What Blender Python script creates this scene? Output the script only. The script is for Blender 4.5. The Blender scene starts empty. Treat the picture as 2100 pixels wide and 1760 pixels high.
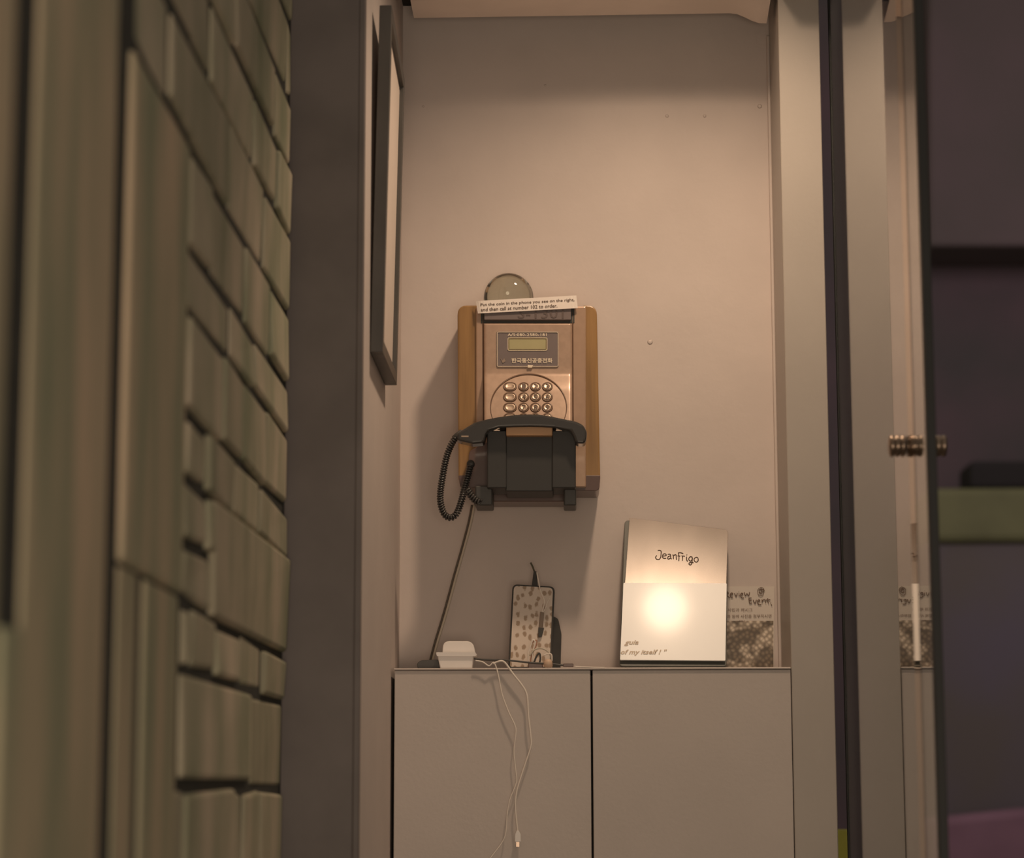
import bpy, bmesh, math, random
from mathutils import Vector, Matrix
random.seed(7)
S = bpy.context.scene
COL = S.collection
R = math.radians

# ------------------------------------------------------------------ camera
F = 4800.0                      # focal length in pixels of the 2100 x 1760 frame
CX, CY = 1050.0, 880.0
CAMZ = 0.9
pitch = math.atan(760/F)
yaw = math.atan(120*math.cos(pitch)/F)
roll = 0.00165
fwd = Vector((-math.sin(yaw)*math.cos(pitch), math.cos(yaw)*math.cos(pitch), math.sin(pitch)))
rt0 = Vector((math.cos(yaw), math.sin(yaw), 0))
up0 = rt0.cross(fwd)
rt = rt0*math.cos(roll) - up0*math.sin(roll)
upv = up0*math.cos(roll) + rt0*math.sin(roll)
CAM = Vector((0, 0, CAMZ))
cam = bpy.data.cameras.new('camera')
camo = bpy.data.objects.new('camera', cam)
COL.objects.link(camo)
M = Matrix.Identity(4)
for i in range(3):
    M[i][0] = rt[i]; M[i][1] = upv[i]; M[i][2] = -fwd[i]; M[i][3] = CAM[i]
camo.matrix_world = M
cam.sensor_fit = 'HORIZONTAL'
cam.sensor_width = 36.0
cam.lens = F*36.0/2100.0
cam.clip_start = 0.05
cam.dof.use_dof = True
cam.dof.focus_distance = 4.66
cam.dof.aperture_fstop = 2.9
S.camera = camo

# ------------------------------------------------------------------ world, lights, exposure
w = bpy.data.worlds.new('world'); S.world = w; w.use_nodes = True
bg = w.node_tree.nodes['Background']
bg.inputs[0].default_value = (1.0, 0.85, 0.68, 1)
bg.inputs[1].default_value = 0.25

def area(name, loc, target, size, power, color, shape='DISK'):
    l = bpy.data.lights.new(name, 'AREA'); l.shape = shape; l.size = size
    l.energy = power; l.color = color
    o = bpy.data.objects.new(name, l); COL.objects.link(o)
    o.location = loc
    o.rotation_euler = (Vector(target)-Vector(loc)).to_track_quat('-Z', 'Y').to_euler()
    return o
WARM = (1.0, 0.73, 0.50)
def spot(name, loc, target, angle, blend, power, color, size):
    l = bpy.data.lights.new(name, 'SPOT'); l.spot_size = R(angle); l.spot_blend = blend
    l.energy = power; l.color = color; l.shadow_soft_size = size
    o = bpy.data.objects.new(name, l); COL.objects.link(o); o.location = loc
    o.rotation_euler = (Vector(target)-Vector(loc)).to_track_quat('-Z', 'Y').to_euler()
spot('downlight', (0.255, 4.045, 2.80), (0.17, 4.33, 1.0), 118, 1.0, 53, WARM, 0.058)
area('far_room_fill', (2.4, 7.0, 3.6), (2.2, 10.4, 2.4), 1.0, 28.0, (1.0, 0.80, 0.86))  # unseen fill added to lift the dark room beyond the glass
area('room_fill', (0.15, -0.4, 0.7), (0.0, 4.2, 1.2), 1.1, 30.0, (1.0, 0.80, 0.60))  # added fill from behind the camera, not a known lamp

vs = S.view_settings
vs.view_transform = 'Standard'; vs.look = 'None'; vs.exposure = 0.05; vs.gamma = 1.0
vs.use_curve_mapping = False

# ------------------------------------------------------------------ projection helpers: a pixel and a known depth give a place
def ray(u, v):
    return (rt*((u-CX)/F) + upv*((CY-v)/F) + fwd)
def P(u, v, Y):
    d = ray(u, v); return CAM + d*(Y/d.y)
def PX(u, v, X):
    d = ray(u, v); return CAM + d*(X/d.x)
def PL(u, v, p0, n):
    d = ray(u, v); return CAM + d*((p0-CAM).dot(n)/d.dot(n))
def atY(Y):
    return lambda u, v: P(u, v, Y)

# ------------------------------------------------------------------ materials
def lin(c):
    c = c/255.0
    return c/12.92 if c <= 0.04045 else ((c+0.055)/1.055)**2.4
def col(r, g, b):
    return (lin(r), lin(g), lin(b), 1)
def mat(name, rgb, rough=0.6, metal=0.0, var=0.0, scale=8.0, bump=0.0, bscale=60.0, spec=0.5,
        stretch=(1, 1, 1), rgb2=None, coat=0.0, coatr=0.12, rnd=0.0, contrast=(0.35, 0.65)):
    m = bpy.data.materials.new(name); m.use_nodes = True
    nt = m.node_tree; b = nt.nodes['Principled BSDF']
    b.inputs['Base Color'].default_value = col(*rgb)
    b.inputs['Roughness'].default_value = rough
    b.inputs['Metallic'].default_value = metal
    b.inputs['Specular IOR Level'].default_value = spec
    b.inputs['Coat Weight'].default_value = coat
    b.inputs['Coat Roughness'].default_value = coatr
    tc = nt.nodes.new('ShaderNodeTexCoord'); mp = nt.nodes.new('ShaderNodeMapping')
    geo = nt.nodes.new('ShaderNodeNewGeometry')
    nt.links.new(geo.outputs['Position'], mp.inputs[0])
    mp.inputs['Scale'].default_value = stretch
    if var > 0 or rgb2:
        n = nt.nodes.new('ShaderNodeTexNoise'); n.inputs['Scale'].default_value = scale
        n.inputs['Detail'].default_value = 5
        nt.links.new(mp.outputs[0], n.inputs[0])
        cr = nt.nodes.new('ShaderNodeValToRGB')
        a = col(*rgb); c2 = col(*rgb2) if rgb2 else tuple(x*(1+var) for x in a[:3])+(1,)
        c1 = a if rgb2 else tuple(x*(1-var) for x in a[:3])+(1,)
        cr.color_ramp.elements[0].color = c1; cr.color_ramp.elements[0].position = contrast[0]
        cr.color_ramp.elements[1].color = c2; cr.color_ramp.elements[1].position = contrast[1]
        nt.links.new(n.outputs[0], cr.inputs[0])
        out = cr.outputs[0]
        if rnd > 0:
            oi = nt.nodes.new('ShaderNodeObjectInfo')
            mr = nt.nodes.new('ShaderNodeMapRange')
            mr.inputs['To Min'].default_value = 1-rnd; mr.inputs['To Max'].default_value = 1+rnd
            nt.links.new(oi.outputs['Random'], mr.inputs['Value'])
            hs = nt.nodes.new('ShaderNodeHueSaturation')
            nt.links.new(mr.outputs[0], hs.inputs['Value']); nt.links.new(out, hs.inputs['Color'])
            out = hs.outputs[0]
        nt.links.new(out, b.inputs['Base Color'])
    if bump > 0:
        n2 = nt.nodes.new('ShaderNodeTexNoise'); n2.inputs['Scale'].default_value = bscale
        n2.inputs['Detail'].default_value = 4
        nt.links.new(mp.outputs[0], n2.inputs[0])
        bp = nt.nodes.new('ShaderNodeBump'); bp.inputs['Strength'].default_value = bump
        bp.inputs['Distance'].default_value = 0.002
        nt.links.new(n2.outputs[0], bp.inputs['Height']); nt.links.new(bp.outputs[0], b.inputs['Normal'])
    return m
def glass(name, rgb=(255, 255, 255), rough=0.0, ior=1.5):
    m = bpy.data.materials.new(name); m.use_nodes = True
    b = m.node_tree.nodes['Principled BSDF']
    b.inputs['Base Color'].default_value = col(*rgb)
    b.inputs['Roughness'].default_value = rough; b.inputs['IOR'].default_value = ior
    b.inputs['Transmission Weight'].default_value = 1.0
    return m

m_wall = mat('niche_paint', (206, 194, 188), 0.62, var=0.035, scale=5, bump=0.25, bscale=45, spec=0.3)
m_panel = mat('panel_paint', (176, 168, 161), 0.45, var=0.03, scale=4, bump=0.1, bscale=90, spec=0.35)
m_door = mat('cabinet_paint', (196, 186, 180), 0.5, var=0.03, scale=4, bump=0.15, bscale=120, spec=0.35)
m_dark = mat('dark_void', (38, 36, 35), 0.9)
m_jamb = mat('dark_brown_paint', (112, 104, 102), 0.55, var=0.12, scale=7, bump=0.1)
m_stone = mat('mossy_stone', (140, 144, 120), 0.85, rgb2=(200, 186, 166), scale=9, bump=0.9, bscale=35,
              stretch=(1, 1, 0.35), rnd=0.12, contrast=(0.3, 0.7), spec=0.2)
m_board = mat('weathered_board', (142, 148, 124), 0.8, rgb2=(208, 186, 160), scale=7, bump=0.5, bscale=30,
              stretch=(1.6, 1.6, 0.28), rnd=0.08, contrast=(0.3, 0.7), spec=0.2)
m_mortar_gap = mat('dark_mortar_gap', (48, 48, 44), 0.95, var=0.2, scale=30)
m_black = mat('black_plastic', (64, 62, 60), 0.42, var=0.1, scale=40)
m_cradle = mat('cradle_black', (50, 49, 48), 0.5)
m_blackg = mat('glossy_black_plastic', (60, 58, 57), 0.25, coat=0.3)
m_frame = mat('black_frame_wood', (78, 75, 72), 0.45, var=0.12, scale=30, stretch=(1, 1, .3))
m_mattboard = mat('cream_print', (214, 200, 190), 0.6, var=0.03, scale=5)

# wood veneer with vertical grain
def wood(name, c1, c2):
    m = mat(name, c1, 0.38, rgb2=c2, scale=60, stretch=(1, 1, 0.07), contrast=(0.3, 0.7), coat=0.25)
    return m
m_wood = wood('wood_veneer', (128, 96, 58), (164, 126, 78))
m_bronze = mat('bronze_plastic', (184, 156, 136), 0.28, metal=0.2, var=0.05, scale=90, coat=0.35)
m_bronze2 = mat('bronze_surround', (178, 148, 126), 0.32, metal=0.2, var=0.04, scale=60, coat=0.3)
m_base = mat('dark_red_brown_plastic', (96, 74, 68), 0.35, coat=0.3)
m_grey = mat('grey_brown_plate', (120, 108, 106), 0.4, var=0.03, scale=50)
m_shadow_gap = mat('dark_shadow_gap', (52, 56, 54), 0.6)
m_key = mat('key_metal', (176, 154, 136), 0.34, metal=0.55)
m_rim = mat('key_rim_brown', (104, 78, 60), 0.35)
m_digit = mat('numeral_brown', (84, 62, 48), 0.5)
m_cream = mat('cream_print_ink', (236, 220, 196), 0.6)
m_lcd = mat('lcd_glass', (176, 168, 128), 0.3, var=0.03, scale=40)
m_paper = mat('white_paper', (236, 226, 218), 0.55, var=0.015, scale=20)
m_ink = mat('brown_black_ink', (86, 66, 54), 0.7)
m_pen = mat('brown_marker_pen', (116, 92, 76), 0.7)
m_ink2 = mat('faint_grey_ink', (212, 194, 174), 0.7)
m_card = mat('laminated_white_card', (244, 244, 244), 0.36, coat=0.05, coatr=0.10, var=0.01, spec=0.32, scale=10)
m_alu = mat('brushed_aluminium', (190, 180, 172), 0.22, metal=0.95, var=0.05, scale=6, stretch=(3, 1, 1))
m_board_grey = mat('smoky_grey_backing', (92, 92, 86), 0.5, var=0.08, scale=20)
m_white = mat('white_plastic', (232, 226, 222), 0.4)
m_wcable = mat('white_cable', (236, 226, 216), 0.45)
m_gcable = mat('grey_cable', (196, 186, 170), 0.5)
m_poster = mat('poster_paper', (216, 206, 196), 0.5, var=0.02, scale=12)
m_green = mat('olive_counter', (108, 110, 76), 0.8, var=0.15, scale=3)
m_night = mat('dark_plum_wall', (92, 76, 80), 0.8, rgb2=(74, 70, 70), scale=1.6)
m_nightblue = mat('dark_slate_panel', (98, 92, 102), 0.8, rgb2=(98, 92, 88), scale=2.0)
m_night2 = mat('dark_plum_cupboard', (98, 84, 86), 0.8, rgb2=(86, 78, 76), scale=1.3)
m_plum = mat('plum_fabric', (128, 98, 112), 0.9, var=0.15, scale=3)
m_yellow = mat('yellow_green_paint', (186, 182, 78), 0.7, var=0.08, scale=12)
m_steel = mat('dark_steel', (150, 132, 118), 0.3, metal=0.9)
m_seal = mat('black_seal', (34, 35, 36), 0.6)
m_clear = glass('clear_glass', (252, 254, 252))
m_tint = glass('grey_green_glass', (206, 208, 196), 0.02, 1.48)
m_screed = mat('floor_concrete', (120, 112, 104), 0.7, var=0.1, scale=3, bump=0.2)

# knitted grid picture printed on the poster
def print_mat():
    m = bpy.data.materials.new('woven_basket_print'); m.use_nodes = True
    nt = m.node_tree; b = nt.nodes['Principled BSDF']; b.inputs['Roughness'].default_value = 0.35
    geo = nt.nodes.new('ShaderNodeNewGeometry'); mp = nt.nodes.new('ShaderNodeMapping')
    mp.inputs['Rotation'].default_value = (0, R(42), 0)
    nt.links.new(geo.outputs['Position'], mp.inputs[0])
    v = nt.nodes.new('ShaderNodeTexVoronoi'); v.voronoi_dimensions = '2D'; v.inputs['Scale'].default_value = 105
    v.inputs['Randomness'].default_value = 0.55
    sx = nt.nodes.new('ShaderNodeSeparateXYZ'); cxy = nt.nodes.new('ShaderNodeCombineXYZ')
    nt.links.new(mp.outputs[0], sx.inputs[0]); nt.links.new(sx.outputs[0], cxy.inputs[0]); nt.links.new(sx.outputs[2], cxy.inputs[1])
    nt.links.new(cxy.outputs[0], v.inputs['Vector'])
    cr = nt.nodes.new('ShaderNodeValToRGB')
    e = cr.color_ramp.elements
    e[0].position = 0.05; e[0].color = col(236, 220, 200)
    e[1].position = 0.55; e[1].color = col(158, 142, 124)
    nt.links.new(v.outputs['Distance'], cr.inputs[0])
    # dark flat object printed low in the picture
    n = nt.nodes.new('ShaderNodeTexNoise'); n.inputs['Scale'].default_value = 26
    nt.links.new(geo.outputs['Position'], n.inputs[0])
    cr2 = nt.nodes.new('ShaderNodeValToRGB')
    cr2.color_ramp.elements[0].position = 0.46; cr2.color_ramp.elements[0].color = col(150, 140, 126)
    cr2.color_ramp.elements[1].position = 0.56; cr2.color_ramp.elements[1].color = col(255, 255, 255)
    nt.links.new(n.outputs[0], cr2.inputs[0])
    mx = nt.nodes.new('ShaderNodeMixRGB'); mx.blend_type = 'MULTIPLY'; mx.inputs[0].default_value = 1
    nt.links.new(cr.outputs[0], mx.inputs[1]); nt.links.new(cr2.outputs[0], mx.inputs[2])
    nt.links.new(mx.outputs[0], b.inputs['Base Color'])
    return m
m_print = print_mat()
def case_mat():
    m = bpy.data.materials.new('spotted_phone_back'); m.use_nodes = True
    nt = m.node_tree; b = nt.nodes['Principled BSDF']; b.inputs['Roughness'].default_value = 0.3
    geo = nt.nodes.new('ShaderNodeNewGeometry')
    mp = nt.nodes.new('ShaderNodeMapping'); mp.inputs['Scale'].default_value = (1.25, 0.2, 0.85)
    nt.links.new(geo.outputs['Position'], mp.inputs[0])
    v = nt.nodes.new('ShaderNodeTexVoronoi'); v.voronoi_dimensions = '2D'; v.inputs['Scale'].default_value = 58
    v.inputs['Randomness'].default_value = 0.6
    sx = nt.nodes.new('ShaderNodeSeparateXYZ'); cxy = nt.nodes.new('ShaderNodeCombineXYZ')
    nt.links.new(mp.outputs[0], sx.inputs[0]); nt.links.new(sx.outputs[0], cxy.inputs[0]); nt.links.new(sx.outputs[2], cxy.inputs[1])
    nt.links.new(cxy.outputs[0], v.inputs['Vector'])
    n = nt.nodes.new('ShaderNodeTexNoise'); n.inputs['Scale'].default_value = 160
    nt.links.new(geo.outputs['Position'], n.inputs[0])
    ad = nt.nodes.new('ShaderNodeMath'); ad.operation = 'ADD'
    ml = nt.nodes.new('ShaderNodeMath'); ml.operation = 'MULTIPLY'; ml.inputs[1].default_value = 0.5
    nt.links.new(n.outputs[0], ml.inputs[0])
    nt.links.new(v.outputs['Distance'], ad.inputs[0]); nt.links.new(ml.outputs[0], ad.inputs[1])
    cr = nt.nodes.new('ShaderNodeValToRGB'); e = cr.color_ramp.elements
    e[0].position = 0.44; e[0].color = col(164, 142, 122)
    e[1].position = 0.58; e[1].color = col(214, 200, 188)
    nt.links.new(ad.outputs[0], cr.inputs[0]); nt.links.new(cr.outputs[0], b.inputs['Base Color'])
    return m
m_case = case_mat()

# ------------------------------------------------------------------ object helpers
WL = {}
def tag(o, label=None, cat=None, group=None, kind=None):
    if label: o['label'] = label
    if cat: o['category'] = cat
    if group: o['group'] = group
    if kind: o['kind'] = kind
    return o
def thing(name, loc, label, cat, group=None):
    o = bpy.data.objects.new(name, None); COL.objects.link(o)
    o.empty_display_size = 0.02
    o.location = loc; WL[o] = Vector(loc)
    return tag(o, label, cat, group)
def link_bm(name, bm, m, parent=None, smooth=False, label=None):
    me = bpy.data.meshes.new(name)
    bmesh.ops.recalc_face_normals(bm, faces=bm.faces)
    xs = [v.co for v in bm.verts]
    lo = Vector([min(v[i] for v in xs) for i in range(3)]); hi = Vector([max(v[i] for v in xs) for i in range(3)])
    org = Vector(((lo.x+hi.x)/2, (lo.y+hi.y)/2, lo.z))
    bmesh.ops.translate(bm, verts=bm.verts, vec=-org)
    if smooth:
        for f in bm.faces: f.smooth = True
    bm.to_mesh(me); bm.free()
    me.materials.append(m)
    o = bpy.data.objects.new(name, me); COL.objects.link(o)
    if parent is not None:
        o.parent = parent; o.location = org - WL[parent]
    else:
        o.location = org
    WL[o] = org
    if label: o['label'] = label
    return o
def bm_hull(bm, front, back):
    """prism between two equal rings"""
    a = [bm.verts.new(p) for p in front]; b = [bm.verts.new(p) for p in back]
    n = len(a)
    bm.faces.new(a); bm.faces.new(list(reversed(b)))
    for i in range(n):
        j = (i+1) % n
        bm.faces.new((a[i], b[i], b[j], a[j]))
def bevel(bm, w, seg=2, sharp=None):
    if w <= 0: return
    ed = [e for e in bm.edges if len(e.link_faces) == 2 and e.calc_face_angle(0) > (sharp or 0.6)]
    bmesh.ops.bevel(bm, geom=ed, offset=w, segments=seg, affect='EDGES', profile=0.5, clamp_overlap=True)
def box(name, x0, x1, y0, y1, z0, z1, m, parent=None, bev=0.0, label=None, fn=None, seg=2):
    bm = bmesh.new()
    bm_hull(bm, [Vector(p) for p in ((x0, y0, z0), (x1, y0, z0), (x1, y0, z1), (x0, y0, z1))],
            [Vector(p) for p in ((x0, y1, z0), (x1, y1, z0), (x1, y1, z1), (x0, y1, z1))])
    bmesh.ops.recalc_face_normals(bm, faces=bm.faces)
    bevel(bm, bev, seg)
    if fn:
        for v in bm.verts: v.co = fn(v.co)
    return link_bm(name, bm, m, parent, label=label)
def rounded(pts, rads, n=5):
    """round the corners of a pixel polygon"""
    out = []
    k = len(pts)
    for i in range(k):
        p = Vector(pts[i]); a = Vector(pts[i-1]); b = Vector(pts[(i+1) % k]); r = rads[i] if isinstance(rads, (list, tuple)) else rads
        if r <= 0: out.append(tuple(p)); continue
        da = (a-p).normalized(); db = (b-p).normalized()
        s = p+da*r; e = p+db*r
        for t in range(n+1):
            t /= n
            q = s*(1-t)**2 + p*2*t*(1-t) + e*t*t
            out.append((q.x, q.y))
    return out
def prism(name, pts, Sf, depth, m, parent=None, bev=0.0, label=None, smooth=False, seg=2, dirv=(0, 1, 0)):
    """pixel polygon on surface Sf(u,v), thickened by depth along dirv"""
    bm = bmesh.new()
    fr = [Sf(u, v) for u, v in pts]; d = Vector(dirv)*depth
    bm_hull(bm, fr, [p+d for p in fr])
    bmesh.ops.recalc_face_normals(bm, faces=bm.faces)
    bevel(bm, bev, seg, 0.5)
    return link_bm(name, bm, m, parent, label=label, smooth=smooth)
def rect(u0, v0, u1, v1): return [(u0, v0), (u1, v0), (u1, v1), (u0, v1)]
def smoothpath(pts, n=6):
    pts = [Vector(p) for p in pts]
    if len(pts) < 3: return pts
    out = []
    for i in range(len(pts)-1):
        p0 = pts[max(i-1, 0)]; p1 = pts[i]; p2 = pts[i+1]; p3 = pts[min(i+2, len(pts)-1)]
        for k in range(n):
            t = k/n
            out.append(0.5*((2*p1)+(p2-p0)*t+(2*p0-5*p1+4*p2-p3)*t*t+(3*p1-p0-3*p2+p3)*t**3))
    out.append(pts[-1])
    return out
def bm_tube(bm, path, r, n=8, closed=False):
    rings = []
    m = len(path); nrm = None
    for i, p in enumerate(path):
        a = path[(i-1) % m] if closed else path[max(i-1, 0)]
        b = path[(i+1) % m] if closed else path[min(i+1, m-1)]
        t = (b-a)
        if t.length < 1e-9: t = Vector((0, 0, 1))
        t.normalize()
        if nrm is None:
            nrm = t.orthogonal().normalized()
        nrm = (nrm - t*nrm.dot(t))
        if nrm.length < 1e-6: nrm = t.orthogonal()
        nrm.normalize(); bn = t.cross(nrm)
        rr = r(i/(m-1)) if callable(r) else r
        rings.append([bm.verts.new(p + (nrm*math.cos(2*math.pi*k/n)+bn*math.sin(2*math.pi*k/n))*rr) for k in range(n)])
    rng = range(m) if closed else range(m-1)
    for i in rng:
        A = rings[i]; B = rings[(i+1) % m]
        for k in range(n):
            bm.faces.new((A[k], A[(k+1) % n], B[(k+1) % n], B[k]))
    if not closed:
        bm.faces.new(rings[0]); bm.faces.new(list(reversed(rings[-1])))
def tube(name, path, r, m, parent=None, n=8, label=None, closed=False):
    bm = bmesh.new(); bm_tube(bm, path, r, n, closed)
    return link_bm(name, bm, m, parent, smooth=True, label=label)
def ptube(name, pts, Sf, r, m, parent=None, sub=6, n=8, label=None):
    return tube(name, smoothpath([Sf(u, v) for u, v in pts], sub), r, m, parent, n, label)
def lathe(name, prof, center, axis, m, parent=None, n=40, label=None, scale=(1, 1, 1)):
    """prof: (radius, along-axis) list"""
    bm = bmesh.new()
    ax = Vector(axis).normalized(); e1 = ax.orthogonal().normalized(); e2 = ax.cross(e1)
    c = Vector(center); rings = []
    for (r, h) in prof:
        if r < 1e-6: rings.append([bm.verts.new(c+ax*h)])
        else: rings.append([bm.verts.new(c+ax*h+(e1*math.cos(2*math.pi*k/n)+e2*math.sin(2*math.pi*k/n))*r) for k in range(n)])
    for A, B in zip(rings, rings[1:]):
        for k in range(n):
            q = [A[k % len(A)], A[(k+1) % len(A)], B[(k+1) % len(B)], B[k % len(B)]]
            q2 = []
            for v in q:
                if v not in q2: q2.append(v)
            if len(q2) > 2: bm.faces.new(q2)
    for rg in (rings[0], rings[-1]):
        if len(rg) > 2: bm.faces.new(rg)
    for v in bm.verts:
        d = v.co-c; v.co = c+Vector((d.x*scale[0], d.y*scale[1], d.z*scale[2]))
    return link_bm(name, bm, m, parent, smooth=True, label=label)
def grid_surf(bm, f, nu, nv):
    vs_ = [[bm.verts.new(f(i/nu, j/nv)) for i in range(nu+1)] for j in range(nv+1)]
    for j in range(nv):
        for i in range(nu):
            bm.faces.new((vs_[j][i], vs_[j][i+1], vs_[j+1][i+1], vs_[j+1][i]))
def lettering(name, body, quad, Sf, m, parent, bold=0.0, lift=0.0006, space=1.0, shear=0.0, label=None):
    """flat print: the text's box is laid on the pixel quad (top-left, top-right, bottom-right, bottom-left) of surface Sf"""
    cu = bpy.data.curves.new(name, 'FONT'); cu.body = body; cu.offset = bold; cu.resolution_u = 2
    cu.space_character = space; cu.shear = shear
    t = bpy.data.objects.new(name+'_tmp', cu); COL.objects.link(t)
    bpy.context.view_layer.update()
    me = bpy.data.meshes.new_from_object(t)
    bpy.data.objects.remove(t)
    vs_ = [v.co.copy() for v in me.vertices]
    if not vs_: return None
    x0 = min(v.x for v in vs_); x1 = max(v.x for v in vs_); y0 = min(v.y for v in vs_); y1 = max(v.y for v in vs_)
    tl, tr, br, bl = [Vector(q) for q in quad]
    def f(co):
        a = (co.x-x0)/max(x1-x0, 1e-6); b = (co.y-y0)/max(y1-y0, 1e-6)
        q = (bl*(1-a)+br*a)*(1-b)+(tl*(1-a)+tr*a)*b
        p = Sf(q.x, q.y)
        return p + (CAM-p).normalized()*lift
    bm = bmesh.new(); bm.from_mesh(me)
    for v in bm.verts: v.co = f(v.co)
    bpy.data.meshes.remove(me)
    return link_bm(name, bm, m, parent, label=label)
def strokes(name, lines, Sf, r, m, parent, lift=0.0006, sub=4, n=6):
    bm = bmesh.new()
    for ln in lines:
        pts = smoothpath([Vector((a, b, 0)) for a, b in ln], sub) if len(ln) > 2 else [Vector((a, b, 0)) for a, b in ln]
        path = []
        for q in pts:
            p = Sf(q.x, q.y); path.append(p+(CAM-p).normalized()*lift)
        bm_tube(bm, path, r, n)
    return link_bm(name, bm, m, parent, smooth=True)

# ================================================================== SETTING
YB, YC = 4.80, 4.58              # back wall, cabinet face
XL = P(822, 800, YB).x           # niche left side
XR = P(1587, 600, YB).x          # niche right side
XG = P(1708, 250, YC).x          # glass sheet
YJ = 3.90                        # plane of the dark jamb
ZT = 3.0
def st(o): o['kind'] = 'structure'; return o
st(box('floor', -1.4, 4.2, -0.6, 11.0, -0.05, 0.0, m_screed))
wb = st(box('wall_back', XL-0.05, XR+0.10, YB, YB+0.1, 0, ZT, m_wall))
st(box('wall_inner_left', XL-0.05, XL, YJ+0.005, YB, 0, ZT, m_wall))
XRF = P(1686, 300, YC).x
pil = st(box('wall_right', XR, XRF, YC, YB+0.1, 0, ZT, m_panel, bev=0.0015, seg=1))
for (u, v, q) in ((1368, 238, .0022), (1445, 238, .0022), (1333, 702, .0035), (868, 218, .0016), (1558, 218, .003), (1118, 175, .0015)):
    lathe('paint_blister', [(0, 0), (q*1.6, 0.0), (q, q*.35), (0, q*.5)], P(u, v, YB), (0, -1, 0), m_wall, wb, 10)
# corner bead down the right inner edge
st(box('trim_2', XR-0.006, XR, YB-0.016, YB, 1.16, 2.50, m_wall, bev=0.0015, seg=1))
# dark painted jamb between the stone and the niche
XJ0 = P(604, 400, YJ).x
bmj = bmesh.new()
st(box('trim_1', XJ0-0.06, XL-0.008, YJ, YJ+0.12, 0, ZT, m_jamb, bev=0.004))
st(box('trim_3', XL-0.010, XL+0.0004, YJ-0.002, YJ+0.02, 0, ZT, m_jamb, bev=0.002))
# ceiling board of the niche, its right back corner sagging and stained
YCB = 4.675
ZC = P(1150, 34, YCB).z
xa = P(849, 30, YCB).x; xb = P(1572, 40, YCB).x
def ceil_pt(a, b, t=0.0):
    x = xa+(xb-xa)*a; y = YCB-(YCB-4.565)*b
    s0 = (x-P(1500, 30, YCB).x)/(xb-P(1500, 30, YCB).x)
    s0 = max(0.0, min(1.0, s0*1.15)); s0 = s0*s0*(3-2*s0)
    z = ZC - 0.023*s0*(1-0.75*b) + 0.004*a
    return Vector((x, y, z+t))
bm = bmesh.new()
grid_surf(bm, lambda a, b: ceil_pt(a, b), 48, 8)
grid_surf(bm, lambda a, b: ceil_pt(a, b, 0.006), 48, 8)
st(link_bm('ceiling', bm, mat('ceiling_board_paint', (236, 222, 212), 0.6, var=0.04, scale=7), smooth=True))
st(box('light_lid', XL-0.05, XR+0.10, 4.50, YB+0.05, ZC+0.07, ZC+0.11, m_dark))  # dark lid added above the board gap to keep world light out
st(box('panel_shade', XR+0.001, XG-0.004, 4.475, YC, ZC+0.015, ZC+0.11, m_panel))  # header added out of view to shade the top of the panel
st(box('leak_shade', XR-0.12, XR+0.001, 4.56, YC, ZC+0.015, ZC+0.11, m_panel))  # strip added out of view to stop light leaking beside the header
# right hand dark room
st(box('wall_far', 0.30, 4.2, 10.6, 10.7, 0, 5.2, m_night))
st(box('wall_far_right', 4.1, 4.2, 1.0, 10.6, 0, 5.2, m_night))

# ---- left stone and board wall: every block is its own piece
wl = bpy.data.objects.new('wall_left', None); COL.objects.link(wl); WL[wl] = Vector((0, 0, 0)); st(wl)
XS = XJ0 - 0.004
yS380 = PX(380, 900, XS).y
box('mortar_gap_bed', XS-0.08, XS-0.006, yS380, YJ-0.002, 0, ZT+0.2, m_mortar_gap, wl)
box('mortar_gap_bed', XS-0.08, XS-0.004, 1.2, yS380, 0, ZT+0.2, m_mortar_gap, wl)  # dark sheet almost flush with the boards, showing in their gaps
def yS(px, py=900):
    px += (1-0)*0
    return PX(px, py, XS).y
def stone(y0, y1, z0, z1, name='stone', m=m_stone, prou=0.0, jit=0.006, bev=0.006):
    x1 = XS + random.uniform(-0.002, 0.003)+prou
    j = lambda: random.uniform(-jit, jit)
    bm = bmesh.new()
    fr = [Vector((x1+j()*.5, y0+abs(j()), z0+j())), Vector((x1+j()*.5, y1-abs(j()), z0+j())),
          Vector((x1+j()*.5, y1-abs(j()), z1+j())), Vector((x1+j()*.5, y0+abs(j()), z1+j()))]
    bk = [Vector((XS-0.03, p.y, p.z)) for p in fr]
    bm_hull(bm, fr, bk); bmesh.ops.recalc_face_normals(bm, faces=bm.faces)
    bevel(bm, bev, 2)
    return link_bm(name, bm, m, wl)
HZ = CAMZ
k_r = abs(XS)                      # height above the horizon = ratio * |X|
rows = [(-0.55, .04, [395, 492, 512, 545]), (.04, .335, [527]), (.335, .506, [400, 450, 503, 547]),
        (.506, .665, [435]), (.665, .835, [428]), (.835, 1.01, [425, 480, 533]), (1.01, 1.28, [455, 499, 545]),
        (1.28, 1.457, [470, 520]), (1.457, 1.725, [428, 500, 552]), (1.725, 2.0, [330, 462, 535]),
        (2.0, 2.24, [300, 420, 512, 560]), (2.24, 2.5, [340, 470, 555]), (2.5, 2.78, [300, 380, 500, 580]),
        (2.78, 3.1, [350, 440, 545]), (3.1, 3.4, [400, 500, 570])]
yjamb = YJ-0.012
for (r0, r1, sp) in rows:
    left = 382 if r0 < 1.7 else 258
    if r0 < 0: left = 330
    xs = [left]+[s for s in sp if s > left+10]
    ys = [yS(q) for q in xs]+[yjamb]
    for a, b in zip(ys, ys[1:]):
        g = 0.0075
        # near blocks are larger in the frame: leave the same joint in metres
        stone(a+g*1.3, b-g*1.3, HZ+r0*k_r+g, HZ+r1*k_r-g)
# tall block that spans two courses beside the jamb
stone(yS(440), yjamb, HZ+.515*k_r, HZ+.826*k_r, prou=0.006)
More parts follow.
